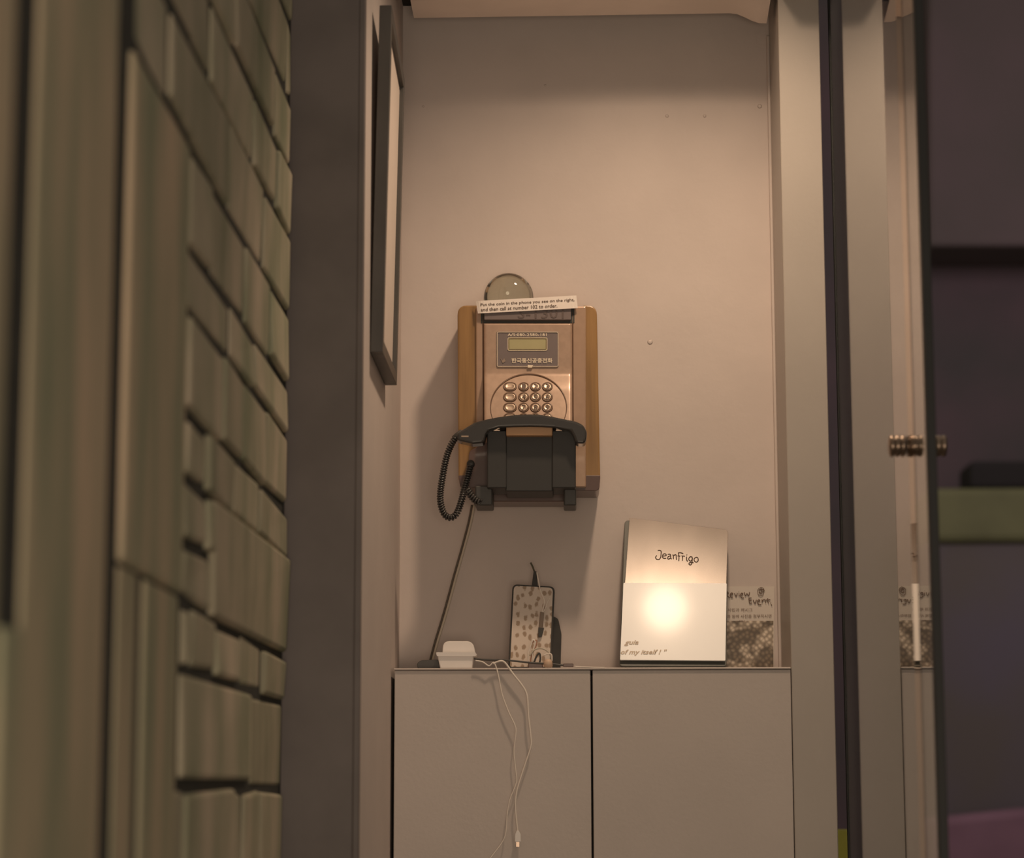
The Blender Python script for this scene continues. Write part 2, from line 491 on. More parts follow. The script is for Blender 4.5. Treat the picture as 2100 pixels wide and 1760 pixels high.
# boards nearer the camera
def board(px0, px1, z0, z1, prou=0.004):
    stone(yS(px1), yS(px0), z0, z1, name='board', m=m_board, prou=prou, jit=0.003, bev=0.01)
ztop = HZ+1.72*k_r
def boardY(y0, y1, z0, z1): stone(y0, y1, z0, z1, name='board', m=m_board, prou=0.001, jit=0.002, bev=0.006)
y380, y260, y222, y42, y18 = yS(376), yS(252), yS(224), yS(56), yS(10)
zs = HZ+(1640-1180)/F*2.6
boardY(y260, y380, zs, ztop-0.006)
boardY(y260, yS(292), -0.0+0.01, zs-0.004)
boardY(yS(304), yS(374), 0.01, zs-0.004)
boardY(y42, y222, 0.01, 3.0)
zg = HZ+(1640-1280)/F*1.93
boardY(y18+0.001, y42-0.001, 0.01, zg)
boardY(1.55, y18, 0.01, 3.0)

# ================================================================== GLASS SHEET
yg0 = PX(1884, 250, XG).y
gp = thing('glass_sheet', (XG, (yg0+4.6)/2, 0.02), 'tall clear glass sheet edged in black, seen almost edge-on and mirroring the niche', 'glass panel')
box('pane', XG, XG+0.008, yg0+0.012, 4.595, 0.02, ZT, m_clear, gp)
box('channel', XG-0.0015, XG+0.0095, 4.594, 4.612, 0.02, ZT, m_seal, gp)  # black channel added over the pane's far end to hide its glint
box('edge_seal', XG-0.002, XG+0.0115, yg0-0.006, yg0+0.014, 0.02, ZT, m_seal, gp, bev=0.001)
# polished bevel near the front edge, turned by under a degree
yb0 = PX(1866, 600, XG).y; yb1 = PX(1858, 600, XG).y
bm = bmesh.new()
tb = math.tan(R(3.7))
ring0 = [Vector((XG-0.0004, yb0, 0.03)), Vector((XG-0.0004-tb*(yb1-yb0), yb1, 0.03)), Vector((XG-0.0002, yb1+0.001, 0.03)), ]
ring1 = [v+Vector((0, 0, ZT-0.05)) for v in ring0]
bm_hull(bm, ring0, ring1)
link_bm('bevel', bm, mat('polished_edge', (205, 192, 180), 0.03, metal=1.0), gp, label='polished bright bevel')

# knob clamped through the glass
pk = PX(1857, 915, XG)
kn = thing('door_stopper', (pk.x, pk.y, pk.z-0.018), 'ribbed metal knob fixed through the glass sheet', 'stopper')
def ribprof(L, r0, n):
    pr = [(0, 0)]
    for i in range(n):
        a = i*L/n; b = (i+1)*L/n
        pr += [(r0*0.86, a+0.0004), (r0*0.99, a+(b-a)*.25), (r0, a+(b-a)*.5), (r0*.99, a+(b-a)*.75), (r0*0.86, b-0.0004)]
    pr.append((0, L))
    return pr
lathe('knob_head', ribprof(0.026, 0.0175, 3), pk-Vector((0.0005, 0, 0)), (-1, 0, 0), m_steel, kn)
lathe('knob_grip', ribprof(0.056, 0.0175, 6), pk+Vector((0.0085, 0, 0)), (1, 0, 0), m_steel, kn)

# ================================================================== CABINET AND SHELF
xc0 = P(807, 1500, YC).x; xc1 = P(1620, 1500, YC).x
ZS = P(1200, 1369.5, YC-0.004).z
cab = thing('cabinet', ((xc0+xc1)/2, 4.69, 0.0), 'low built-in greige cabinet with two plain flush doors below the shelf', 'cabinet')
xm0 = P(1211.5, 1500, YC).x; xm1 = P(1216, 1500, YC).x
box('body', XL+0.004, XR-0.003, YC+0.022, YB-0.002, 0.0, ZS-0.022, m_dark, cab, label='dark carcass behind the door gaps')
box('door', xc0+0.0015, xm0, YC, YC+0.019, 0.06, ZS-0.0047, m_door, cab, bev=0.001, seg=1)
box('door', xm1, XR-0.0016, YC, YC+0.019, 0.06, ZS-0.0047, m_door, cab, bev=0.001, seg=1)
sh = box('shelf', xc0-0.0005, XR-0.001, YC-0.003, YB-0.001, ZS-0.004, ZS, m_door, bev=0.0015, seg=1)
tag(sh, 'thin greige shelf board running across the niche on top of the cabinet', 'shelf')

# ================================================================== PICTURE FRAME on the niche's left side
fy0, fy1 = 4.04, 4.38
fz0 = CAMZ+0.779; fz1 = CAMZ+1.380
tl_ = math.tan(R(1.15))
def lean(co): return Vector((co.x+(co.z-fz0)*tl_, co.y, co.z+0.035*max(0.0, (co.z-fz0)/(fz1-fz0))*(fy1-co.y)/(fy1-fy0)))
pf = thing('picture_frame', (XL+0.01, (fy0+fy1)/2, fz0), 'black framed pale picture hung on the side wall left of the payphone', 'picture')
fx0, fx1 = XL+0.001, XL+0.023
bw = 0.022
box('frame_bar', fx0, fx1, fy0, fy0+bw, fz0, fz1, m_frame, pf, 0.001, fn=lean)
box('frame_bar', fx0, fx1, fy1-bw, fy1, fz0, fz1, m_frame, pf, 0.001, fn=lean)
box('frame_bar', fx0, fx1, fy0+bw, fy1-bw, fz0, fz0+bw, m_frame, pf, 0.001, fn=lean)
box('frame_bar', fx0, fx1, fy0+bw, fy1-bw, fz1-bw, fz1, m_frame, pf, 0.001, fn=lean)
box('picture_sheet', fx0+0.002, fx0+0.014, fy0+bw, fy1-bw, fz0+bw, fz1-bw, m_mattboard, pf, fn=lean)

# ================================================================== PAYPHONE
YF = 4.675
ph = thing('payphone', P(1085, 1006, 4.74), 'wall payphone with wood veneer sides, bronze front and black handset', 'payphone')
prism('side_panel', rounded([(938, 626), (986, 626), (986, 985), (940, 985)], [20, 0, 0, 4]), atY(YF), 0.122, m_wood, ph, bev=0.006, label='wood veneer side panel')
prism('side_panel', rounded([(1196, 626), (1224, 626), (1231, 985), (1196, 985)], [0, 20, 4, 0]), atY(YF), 0.122, m_wood, ph, bev=0.006, label='wood veneer side panel')
prism('housing', rounded([(976, 628), (1202, 628), (1202, 1000), (976, 1000)], 4), atY(YF-0.006), 0.12, m_bronze2, ph, bev=0.004)
prism('base_cap', rounded([(940, 975), (1231, 975), (1229, 1007), (944, 1002)], [2, 2, 9, 9]), atY(YF-0.002), 0.115, m_base, ph, bev=0.004, label='dark red-brown lower edge')

def Yp(v):
    t = max(0.0, min(1.0, (v-752)/50.0)); t = t*t*(3-2*t)*0.5
    s = max(0.0, (v-768)/105.0)
    return YF-0.014 - 0.018*t - 0.040*s
def Sp(u, v): return P(u, v, Yp(v))
bm = bmesh.new()
U0, U1, V0, V1 = 992, 1173, 664, 884
def fp(a, b):
    v = V0+(V1-V0)*b; u = U0+(U1-U0)*a + (v-V0)*0.004
    e = min(a, 1-a)*(U1-U0)
    d = 0.004*max(0.0, 1-e/4.0)**2
    return P(u, v, Yp(v)+d)
grid_surf(bm, fp, 60, 70)
# side skirts
for a in (0, 1):
    grid_surf(bm, lambda s, b, a=a: (lambda p: Vector((p.x, p.y+(YF-0.002-p.y)*s, p.z)))(fp(a, b)), 1, 70)
grid_surf(bm, lambda a, s: (lambda p: Vector((p.x, p.y+(YF-0.002-p.y)*s, p.z)))(fp(a, 0)), 60, 1)
bmesh.ops.remove_doubles(bm, verts=bm.verts, dist=1e-6)
link_bm('front_panel', bm, m_bronze, ph, smooth=True)
# seams beside the front panel
for uu in (990.5, 1174.5):
    ptube('seam', [(uu, 640), (uu+0.4, 760), (uu+0.8, 878)], atY(YF-0.0065), 0.0013, m_rim, ph, 3, 6)
# top number plate
prism('shadow_plate', rect(986, 632, 1178, 663), atY(YF-0.0075), 0.004, m_shadow_gap, ph, bev=0.001, label='dark gap and painted shadow line')  # dark colour stands in for the shadow line and gaps around the plate
prism('number_plate', rect(993, 624, 1171, 656), atY(YF-0.014), 0.008, m_grey, ph, bev=0.0012, label='grey number plate')
lettering('lettering', 'S-1301', [(1062, 632), (1156, 632), (1156, 653), (1062, 653)], atY(YF-0.0145), mat('embossed_grey', (98, 84, 80), 0.5), ph, lift=0.0003)
# display plate
dp = prism('display_plate', rounded(rect(1018, 680, 1145.5, 753), 3), lambda u, v: P(u, v, Yp(690)-0.0015), 0.004, m_grey, ph, bev=0.0006, label='grey-brown display plate')
SD = lambda u, v: P(u, v, Yp(690)-0.0022)
def outline(pts, r, m, par, name='border_line'):
    path = [SD(u, v) for u, v in pts]
    return tube(name, path, r, m, par, 6, closed=True)
outline(rounded(rect(1019.5, 681.5, 1144.5, 752), 3, 3), 0.0007, m_cream, dp)
lcd = prism('display', rounded(rect(1042, 693, 1121.5, 718.5), 2), lambda u, v: P(u, v, Yp(690)-0.0022), 0.002, m_lcd, dp, label='pale green-grey display')
outline(rounded(rect(1041.5, 692.5, 1122, 719), 3, 3), 0.0006, m_cream, dp)
outline(rounded(rect(1043.5, 694.8, 1120, 716.8), 2, 3), 0.0006, m_rim, dp, 'display_rim')
lettering('lettering', 'A/S:080-2580-181', [(1041, 683.5), (1121, 683.5), (1121, 689.5), (1041, 689.5)], SD, m_cream, dp, bold=0.018, space=1.12)
lettering('lettering', '한국통신공중전화', [(1049, 734.5), (1133, 734.5), (1133, 744.5), (1049, 744.5)], SD, m_cream, dp, bold=0.022)
prism('emblem', [(1026, 734), (1031, 740), (1034, 735), (1037, 741), (1031, 745)], SD, 0.0005, m_key, dp, dirv=(0, -1, 0))
prism('catch', [(1082, 749), (1094, 750), (1091, 755), (1082, 755)], SD, 0.003, m_cream, dp, bev=0.0008, dirv=(0, -1, 0))
# keypad surround ring
ring = []
for k in range(61):
    a = R(-38+256*k/60.0)
    ring.append((1084+78*math.cos(a), 836-68*math.sin(a)))
bm = bmesh.new()
bm_tube(bm, [Sp(u, v)+Vector((0, -0.0002, 0)) for u, v in ring], lambda t: 0.0006+0.0016*math.sin(math.pi*t)**1.5, 8)
link_bm('keypad_groove', bm, m_rim, ph, smooth=True)
# keys
def keyobj(cu, cv, rx, ry, digit):
    c = Sp(cu, cv); n_ = (Sp(cu+4, cv)-c).cross(Sp(cu, cv-4)-c).normalized()
    if n_.y > 0: n_ = -n_
    ex = Vector((1, 0, 0)); ez = (Sp(cu, cv-5)-Sp(cu, cv+5)).normalized()
    def loop(s, h, N=28):
        out = []
        for k in range(N):
            a = 2*math.pi*k/N
            ca, sa = math.cos(a), math.sin(a)
            x = (rx-ry)*(1 if ca > 0 else -1)*(1 if rx > ry else 0)+ry*ca*s if rx > ry else rx*ca*s
            out.append(c+ex*(x*0.00098)+ez*(ry*sa*s*0.00098)+n_*h)
        return out
    bm = bmesh.new()
    prof = [(0.78, -0.001), (0.78, 0.0014), (0.74, 0.0020), (0.62, 0.0022), (0.42, 0.0018), (0.2, 0.0015)]
    rings = [[bm.verts.new(p) for p in loop(s, h)] for s, h in prof]
    for A, B in zip(rings, rings[1:]):
        for k in range(len(A)):
            bm.faces.new((A[k], A[(k+1) % len(A)], B[(k+1) % len(B)], B[k]))
    bm.faces.new(rings[-1])
    ko = link_bm('key', bm, m_key, ph, smooth=True)
    bm = bmesh.new(); bm_tube(bm, loop(0.93, 0.0004), 0.0018, 6, closed=True)
    link_bm('key_rim', bm, m_rim, ko, smooth=True)
    if digit:
        lettering('numeral', digit, [(cu-3.6, cv-5.2), (cu+3.6, cv-5.2), (cu+3.6, cv+6), (cu-3.6, cv+6)], lambda u, v: Sp(u, v)+n_*0.0024, m_digit, ko, bold=0.01)
for r_, cv in enumerate((793.5, 814.8, 836.2)):
    keyobj(1046, cv, 13.2, 10.3, None)
    for c_, cu in enumerate((1074, 1098, 1122.3)):
        keyobj(cu, cv, 10.4, 10.4, str(r_*3+c_+1))
for cu, rx in ((1046, 13.2), (1074, 10.4), (1098, 10.4), (1122.3, 10.4)):
    keyobj(cu, 857.6, rx, 10.3, None)
# handset
YH = 4.552
hpts = [(973, 866), (996, 860), (1021, 855), (1055, 850.5), (1088, 849), (1112, 850.5), (1133, 854), (1160, 859.5), (1181, 864), (1196, 871), (1204, 885), (1203, 898),
        (1200, 909.5), (1181, 909), (1176, 895), (1170, 884), (1137, 877), (1112, 875.5), (1086, 875), (1055, 875.5), (1023, 877), (1002, 883), (996, 892),
        (992, 908), (969, 910), (943, 904), (937, 902), (937, 888), (955, 877)]
hs = prism('handset', hpts, atY(YH), 0.048, m_blackg, ph, bev=0.005, smooth=False, seg=3, label='black handset')
prism('handset_seam', [(946, 893.5), (961, 893.5), (961, 896.5), (946, 896.5)], atY(YH-0.0008), 0.002, m_key, hs)
# tan strip and cradle
prism('tan_strip', rect(1038, 874, 1133, 893.5), atY(4.560), 0.05, mat('tan_plastic', (190, 150, 112), 0.5), ph, bev=0.002, label='tan strip')
YK = 4.575
prism('cradle_cheek', rounded(rect(999, 883, 1039, 1001), 3), atY(YK), 0.10, m_cradle, ph, bev=0.003)
prism('cradle_cheek', rounded(rect(1132, 883, 1181, 1001), 3), atY(YK), 0.10, m_cradle, ph, bev=0.003)
prism('cradle_block', rounded(rect(1037, 893, 1134, 1008), 3), atY(YK+0.004), 0.10, m_cradle, ph, bev=0.003)
prism('foot', rounded(rect(974, 996, 1010, 1037), 4), atY(YK+0.02), 0.09, m_black, ph, bev=0.003)
prism('foot', rounded(rect(1156, 996, 1182, 1037), 4), atY(YK+0.03), 0.09, m_black, ph, bev=0.003)
prism('lower_plate', rect(1004, 1000, 1162, 1029), atY(4.70), 0.09, m_base, ph, bev=0.002)
for (a, b) in ((1001, 1025), (1140, 1173)):
    prism('cradle_highlight_edge', rect(a, 882, b, 884), atY(YK-0.001), 0.01, m_steel, ph)
# coin return cup and knob on the left
prism('coin_cup', rounded([(962, 925), (1002, 905), (1002, 1000), (958, 1000)], 8), atY(4.64), 0.04, m_base, ph, bev=0.004)
lathe('coin_knob', [(0, 0), (0.006, 0.0), (0.0078, 0.002), (0.008, 0.012), (0.006, 0.02)], P(965, 951, 4.615), (0, 1, 0), m_black, ph, 20)
# coiled cord
def coil(name, pts, Yc, rad, wire, pitchm, parent, m=m_blackg):
    base = smoothpath([P(u, v, y) for (u, v), y in zip(pts, Yc)], 16)
    L = [0]
    for a, b in zip(base, base[1:]): L.append(L[-1]+(b-a).length)
    tot = L[-1]; turns = tot/pitchm; N = int(turns*10)
    path = []; i = 0; nrm = None
    for k in range(N+1):
        s = tot*k/N
        while i < len(L)-2 and L[i+1] < s: i += 1
        t = (s-L[i])/max(L[i+1]-L[i], 1e-9)
        p = base[i].lerp(base[i+1], t); d = (base[min(i+2, len(base)-1)]-base[max(i-1, 0)]).normalized()
        if nrm is None: nrm = Vector((0, 1, 0))
        nrm = (nrm-d*nrm.dot(d)).normalized(); bn = d.cross(nrm)
        a = 2*math.pi*turns*k/N
        path.append(p+(nrm*math.cos(a)+bn*math.sin(a))*rad)
    bm = bmesh.new(); bm_tube(bm, path, wire, 6)
    return link_bm(name, bm, m, parent, smooth=True)
cpts = [(935, 896), (924, 915), (915, 940), (908, 975), (903, 1010), (904, 1035), (912, 1056), (925, 1062), (937, 1052), (946, 1028), (953, 1000), (960, 975), (965, 955)]
coil('cord', cpts, [4.57, 4.575, 4.58, 4.585, 4.59, 4.59, 4.59, 4.59, 4.59, 4.595, 4.60, 4.605, 4.61], 0.0052, 0.0021, 0.0050, ph)
coil('cord', [(958, 1003), (966, 1016), (976, 1027), (985, 1032)], [4.58]*4, 0.0062, 0.0022, 0.0054, ph)
lathe('cord_plug', [(0, -0.012), (0.0045, -0.01), (0.0062, 0.0), (0.0058, 0.012), (0, 0.014)], P(938, 893, 4.57), (0.7, 0, 0.5), m_black, ph, 16)

# paper strip with the instruction, taped across the top of the phone
YPp = YF-0.018
def Spaper(u, v):
    c = 0.006*max(0.0, (992-u)/16.0)**2 + 0.004*max(0.0, (u-1172)/12.0)**2
    return P(u, v, YPp+c)
bm = bmesh.new()
def fpap(a, b):
    tl = Vector((976, 617.5)); tr = Vector((1182, 606)); bl = Vector((980, 643)); br = Vector((1185, 632))
    q = (tl*(1-a)+tr*a)*(1-b)+(bl*(1-a)+br*a)*b
    return Spaper(q.x, q.y)
grid_surf(bm, fpap, 40, 3)
grid_surf(bm, lambda a, b: fpap(a, b)+Vector((0, 0.0008, 0)), 40, 3)
for b in (0, 1): grid_surf(bm, lambda a, s, b=b: fpap(a, b)+Vector((0, 0.0008*s, 0)), 40, 1)
for a in (0, 1): grid_surf(bm, lambda s, b, a=a: fpap(a, b)+Vector((0, 0.0008*s, 0)), 1, 3)
bmesh.ops.remove_doubles(bm, verts=bm.verts, dist=1e-6)
pap = link_bm('paper_notice', bm, m_paper, None)
tag(pap, 'narrow white printed notice stuck slanting across the top of the payphone', 'notice')
def pq(x0, x1, t0, t1):
    def q(x, t):
        a = (x-978)/206.0
        top = 617.5+(606-617.5)*a; bot = 643+(632-643)*a
        return (x, top+(bot-top)*t)
    return [q(x0, t0), q(x1, t0), q(x1, t1), q(x0, t1)]
lettering('lettering', 'Put the coin in the phone you see on the right,', pq(985.5, 1178, 0.20, 0.50), Spaper, m_ink, pap, bold=0.012)
lettering('lettering', 'and then call at number 102 to order.', pq(986, 1143, 0.57, 0.86), Spaper, m_ink, pap, bold=0.012)

# glass dome on top
bz = P(1043, 627, 4.735)
R0 = 0.0515
prof = [(0, 0), (R0*0.93, 0), (R0*0.99, 0.006), (R0, 0.016)]
for k in range(1, 15):
    a = math.pi/2*k/14
    prof.append((R0*math.cos(a) if k < 14 else 0, 0.016+R0*math.sin(a)*1.02))
gd = lathe('glass_dome', prof, bz, (0, 0, 1), m_tint, None, 56, scale=(1, 0.62, 1))
tag(gd, 'clear rounded glass dome standing on top of the payphone behind the notice', 'glass dome')

# straight cable from the phone down to the shelf; its shadow modelled as a dark wire
cb = thing('phone_cable', P(885, 1360, 4.79), 'thin grey cable, with a dark wire for its shadow, running slantwise from the payphone down to the shelf', 'cable')
path1 = [(973, 1036), (966, 1072), (952, 1125), (935, 1185), (916, 1255), (897, 1318), (887, 1356)]
ptube('wire', path1, atY(4.778), 0.0026, m_gcable, cb)
ptube('wire', [(u-5.2, v) for u, v in path1], atY(4.780), 0.0021, mat('cable_shadow', (92, 84, 74), 0.6), cb, label='dark wire standing for the cable shadow')

# ================================================================== SHELF ITEMS
def zfix(Y): return ZS
# white holder
wh = thing('plastic_holder', Vector((P(936, 1366, 4.62).x, 4.62, ZS)), 'small white plastic holder with a rounded back at the left end of the shelf', 'holder')
bm = bmesh.new()
pts = [(896, 1341), (972, 1341), (968, 1372), (903, 1372)]
prism('tray', pts, atY(4.600), 0.030, m_white, wh, bev=0.002)
prism('rim', rounded([(894, 1338), (975, 1338), (978, 1344), (975, 1346), (896, 1346)], 2), atY(4.597), 0.037, m_white, wh, bev=0.0015)
prism('back_rest', rounded([(908, 1315), (970, 1315), (976, 1345), (907, 1345)], [14, 14, 0, 0]), atY(4.632), 0.006, m_white, wh, bev=0.002)
# black flat adapter at the far left
ad = prism('power_adapter', rounded([(855, 1360), (864, 1354), (900, 1353), (904, 1371), (856, 1371)], [5, 5, 2, 2, 3]), atY(4.635), 0.03, m_black, bev=0.003)
tag(ad, 'flat black cable adapter half hidden behind the white holder', 'adapter')
# leaning smartphone
n1 = Vector((0, -math.cos(R(12)), math.sin(R(12))))
p1 = Vector((0, 4.665, ZS)); Sph = lambda u, v: PL(u, v, p1, n1)
sp = thing('smartphone', Vector((P(1088, 1366, 4.67).x, 4.67, ZS)), 'smartphone with pale spotted back in a black-edged case, leaning below the payphone', 'phone')
outl = rounded([(1051, 1198), (1138, 1203), (1130.5, 1371), (1042, 1371)], [11, 11, 6, 6])
prism('case', outl, Sph, 0.010, m_black, sp, bev=0.0015, dirv=-n1)
inn = rounded([(1054, 1201.5), (1134, 1206), (1127, 1368), (1046, 1368)], [9, 9, 4, 4])
prism('back_cover', inn, lambda u, v: Sph(u, v)+n1*0.0006, 0.002, m_case, sp, dirv=-n1, label='pale spotted back')
# connector and wires of the charging cable over the phone
cc = thing('charging_cable', P(1100, 1300, 4.66), 'thin pale charging cable with dark plug dangling over the smartphone', 'cable')
Sf1 = lambda u, v: Sph(u, v)+n1*0.004
prism('plug', [(1094, 1168), (1100, 1168), (1103, 1199), (1090, 1199)], lambda u, v: Sph(u, v)-n1*0.012, 0.006, m_black, cc, bev=0.001, dirv=-n1, label='black upper plug')
ptube('wire', [(1088, 1150), (1092, 1158), (1096, 1169)], lambda u, v: Sph(u, v)-n1*0.014, 0.0018, mat('olive_cable', (86, 84, 66), .6), cc, label='olive wire')
ptube('wire', [(1101, 1175), (1105, 1196), (1109, 1215), (1116, 1232), (1115, 1245), (1111, 1258)], Sf1, 0.0013, m_wcable, cc)
ptube('wire', [(1128, 1228), (1122, 1238), (1118, 1250), (1113, 1258)], Sf1, 0.001, m_wcable, cc)
prism('plug', rounded([(1108, 1256), (1116, 1258), (1113, 1291), (1105, 1290)], 2), lambda u, v: Sph(u, v)+n1*0.007, 0.006, m_steel, cc, bev=0.001, dirv=-n1, label='steel grey plug')
prism('plug_tip', rounded([(1104, 1288), (1116, 1289), (1111, 1308), (1104, 1308)], 2), lambda u, v: Sph(u, v)+n1*0.007, 0.006, m_black, cc, bev=0.001, dirv=-n1, label='black tip')
# black slab leaning behind the smartphone
n2 = Vector((0.35, -0.92, 0.17)).normalized()
pb_ = P(1141, 1366, 4.70)
Spb = lambda u, v: PL(u, v, pb_, n2)
pbk = prism('power_bank', rounded([(1130, 1262), (1145, 1268), (1152, 1300), (1150, 1373), (1128, 1373)], [3, 6, 4, 2, 2]), Spb, 0.010, m_black, bev=0.002, dirv=-n2)
tag(pbk, 'slim black power bank leaning at the right edge of the smartphone', 'power bank')
# bundle of thin wires in front of the smartphone's foot
wb_ = thing('wire_bundle', Vector((P(1105, 1366, 4.62).x, 4.62, ZS)), 'small tangle of thin looped wires at the foot of the smartphone', 'wires')
ptube('loop', [(1088, 1372), (1083, 1345), (1090, 1320), (1093, 1312), (1097, 1318), (1092, 1342), (1096, 1370)], atY(4.63), 0.0013, m_wcable, wb_)
ptube('loop', [(1086, 1345), (1096, 1333), (1110, 1330), (1123, 1336), (1130, 1348), (1131, 1371)], atY(4.628), 0.0016, m_gcable, wb_)
ptube('loop', [(1090, 1320), (1096, 1315), (1101, 1314), (1099, 1326), (1090, 1345), (1088, 1360)], atY(4.632), 0.0012, mat('copper_wire', (176, 128, 104), .5), wb_)
ptube('loop', [(1092, 1370), (1099, 1349), (1106, 1340), (1108, 1352), (1104, 1370)], atY(4.626), 0.0018, m_black, wb_)
ptube('loop', [(1116, 1344), (1124, 1341), (1131, 1343), (1132, 1356)], atY(4.626), 0.0013, m_wcable, wb_)
bb = prism('cable_clip', rounded([(1083, 1358), (1113, 1359), (1114, 1373), (1083, 1373)], 3), atY(4.612), 0.012, m_base, bev=0.002)
tag(bb, 'small dark brown clip lying under the wire tangle', 'clip')
kb = lathe('cream_bead', [(0, 0), (0.006, 0.0), (0.009, 0.004), (0.0085, 0.012), (0.005, 0.017), (0, 0.018)], Vector((P(1124, 1366, 4.585).x, 4.588, ZS)), (0, 0, 1), mat('cream_rubber', (206, 176, 152), .5), None, 20)
tag(kb, 'small round cream rubber bead on the shelf edge', 'bead')
# black cable along the shelf
Yk = 4.600
bc = thing('black_cable', Vector((P(1060, 1362, Yk).x, Yk, ZS)), 'black cable lying along the shelf from the white holder past the smartphone', 'cable')
ptube('wire', [(972, 1351), (985, 1352.5), (1000, 1353.5), (1045, 1355), (1090, 1359.5), (1130, 1362), (1158, 1365)], atY(Yk), 0.0019, m_black, bc)
prism('plug', rounded(rect(1155, 1361, 1176, 1368), 2), atY(Yk-0.003), 0.008, m_base, bc, bev=0.001, label='maroon plug')
# white cables hanging over the edge
YW = YC-0.010
def Sw(u, v): return P(u, v, YW)
c1 = thing('white_cable', Vector((P(1040, 1366, YW).x, YW, ZS-0.35)), 'thinner white cable hanging off the shelf and leaving the bottom of the picture', 'cable', None)
ptube('wire', [(975, 1355), (990, 1358), (1003, 1366), (1012, 1359), (1018, 1370), (1023, 1390), (1030, 1425), (1043, 1460), (1056, 1488), (1058, 1505), (1054, 1540), (1057, 1575), (1059, 1605), (1046, 1640), (1040, 1672), (1038, 1705), (1030, 1728), (1005, 1762), (985, 1800)], Sw, 0.0013, m_wcable, c1)
c2 = thing('white_cable', Vector((P(1062, 1366, YW).x, YW, ZS-0.33)), 'thicker white cable hanging off the shelf and ending in a plug', 'cable', None)
ptube('wire', [(1012, 1362), (1020, 1357.5), (1030, 1356), (1038, 1362), (1052, 1382), (1068, 1402), (1078, 1418), (1082, 1435), (1084, 1470), (1088, 1505), (1089, 1530), (1078, 1565), (1065, 1605), (1059, 1628), (1057, 1655), (1060, 1690), (1062, 1706)], Sw, 0.0018, m_wcable, c2)
prism('plug', rounded([(1059, 1704), (1064, 1704), (1068, 1712), (1068.5, 1727), (1055.5, 1727), (1056, 1712)], 1.5), lambda u, v: P(u, v, YW-0.003), 0.006, m_white, c2, bev=0.001, label='white plug')
prism('plug_tip', rect(1058.5, 1727, 1065, 1737), lambda u, v: P(u, v, YW-0.001), 0.002, m_steel, c2, label='grey metal tip')
wt = ptube('white_thread', [(1178, 1367), (1195, 1368), (1215, 1369), (1240, 1369.5)], atY(YC-0.0015), 0.0011, m_wcable)
tag(wt, 'short white thread lying along the shelf edge right of the black cable', 'thread')

# ---- menu board
tm = R(34.6)
nm = Vector((0, -math.cos(tm), math.sin(tm)))
pm = Vector((0, 4.5795, ZS))
Sm = lambda u, v, h=0.0: PL(u, v, pm+nm*h, nm)
mb = thing('menu_board', Vector((P(1382, 1366, 4.6).x, 4.66, ZS)), 'menu clipboard with a lettered brushed metal cover leaning on the wall', 'menu')
prism('backing', rounded([(1281, 1066), (1492, 1094), (1490, 1366.5), (1270, 1366.5)], [10, 8, 6, 8]), lambda u, v: Sm(u, v, -0.001), 0.006, m_board_grey, mb, bev=0.0012, dirv=-nm, label='smoky grey backing board')
nm2 = Vector((0.01, -math.cos(R(36.4)), math.sin(R(36.4)))).normalized()
ppl = Sm(1385, 1080, 0.0024)
Spl = lambda u, v: PL(u, v, ppl, nm2)
prism('cover_plate', rounded([(1291, 1062), (1493, 1087), (1489.5, 1204), (1281, 1204)], [1, 8, 0, 0]), Spl, 0.0024, m_alu, mb, bev=0.0004, dirv=-nm, label='brushed metal cover')
def zj(X, Y): return (1320+X*130/2100, 1110+Y*70/1131)
JF = [[(470, 310), (530, 305), (580, 335), (578, 420), (565, 530), (530, 590), (480, 610), (420, 590), (395, 540), (415, 495), (435, 480)],
      [(625, 490), (700, 490), (748, 470), (735, 430), (690, 415), (645, 440), (625, 500), (640, 550), (690, 572), (745, 565)],
      [(800, 440), (850, 430), (890, 450), (895, 520), (900, 570), (925, 590)],
      [(895, 490), (840, 500), (800, 530), (800, 580), (840, 590), (890, 550)],
      [(960, 450), (985, 480), (985, 590)], [(985, 490), (1030, 455), (1075, 460), (1080, 520), (1085, 610)],
      [(1150, 390), (1170, 500), (1165, 650)], [(1150, 385), (1230, 385), (1310, 415)], [(1125, 490), (1215, 495)],
      [(1265, 480), (1290, 530), (1285, 640)], [(1288, 520), (1320, 490), (1360, 505)],
      [(1425, 520), (1422, 600), (1440, 655), (1460, 655)], [(1428, 452), (1434, 460)],
      [(1610, 530), (1550, 515), (1500, 560), (1500, 620), (1545, 660), (1595, 630), (1612, 540), (1608, 640), (1590, 740), (1555, 785), (1510, 775), (1505, 730), (1560, 705), (1650, 715)],
      [(1740, 535), (1680, 570), (1675, 640), (1720, 690), (1780, 680), (1808, 620), (1790, 550), (1740, 535)]]
strokes('lettering', [[zj(a, b) for a, b in ln] for ln in JF], Spl, 0.00100, m_ink, mb)
nmc = Vector((0, -math.cos(R(31.9)), math.sin(R(31.9))))
pcd = Sm(1385, 1353, 0.0062)
Sc = lambda u, v, h=0.0: PL(u, v, pcd+nmc*h, nmc)
cd = prism('white_card', rounded([(1278.5, 1195.5), (1490.5, 1196.5), (1487.5, 1355), (1271.5, 1353.5)], 2), lambda u, v: Sc(u, v, 0), 0.0024, m_card, bev=0.0003, dirv=-nmc)
tag(cd, 'glossy white card covering the lower half of the metal menu clipboard', 'card')
lettering('lettering', 'guia', [(1281, 1313), (1310, 1313), (1309, 1325), (1280, 1325)], lambda u, v: Sc(u, v, 0.0003), m_ink2, cd, shear=0.3, bold=0.02)
lettering('lettering', "of my itself ! ''", [(1273, 1332), (1368, 1332), (1368, 1345), (1273, 1345)], lambda u, v: Sc(u, v, 0.0003), m_ink2, cd, shear=0.3, bold=0.02)

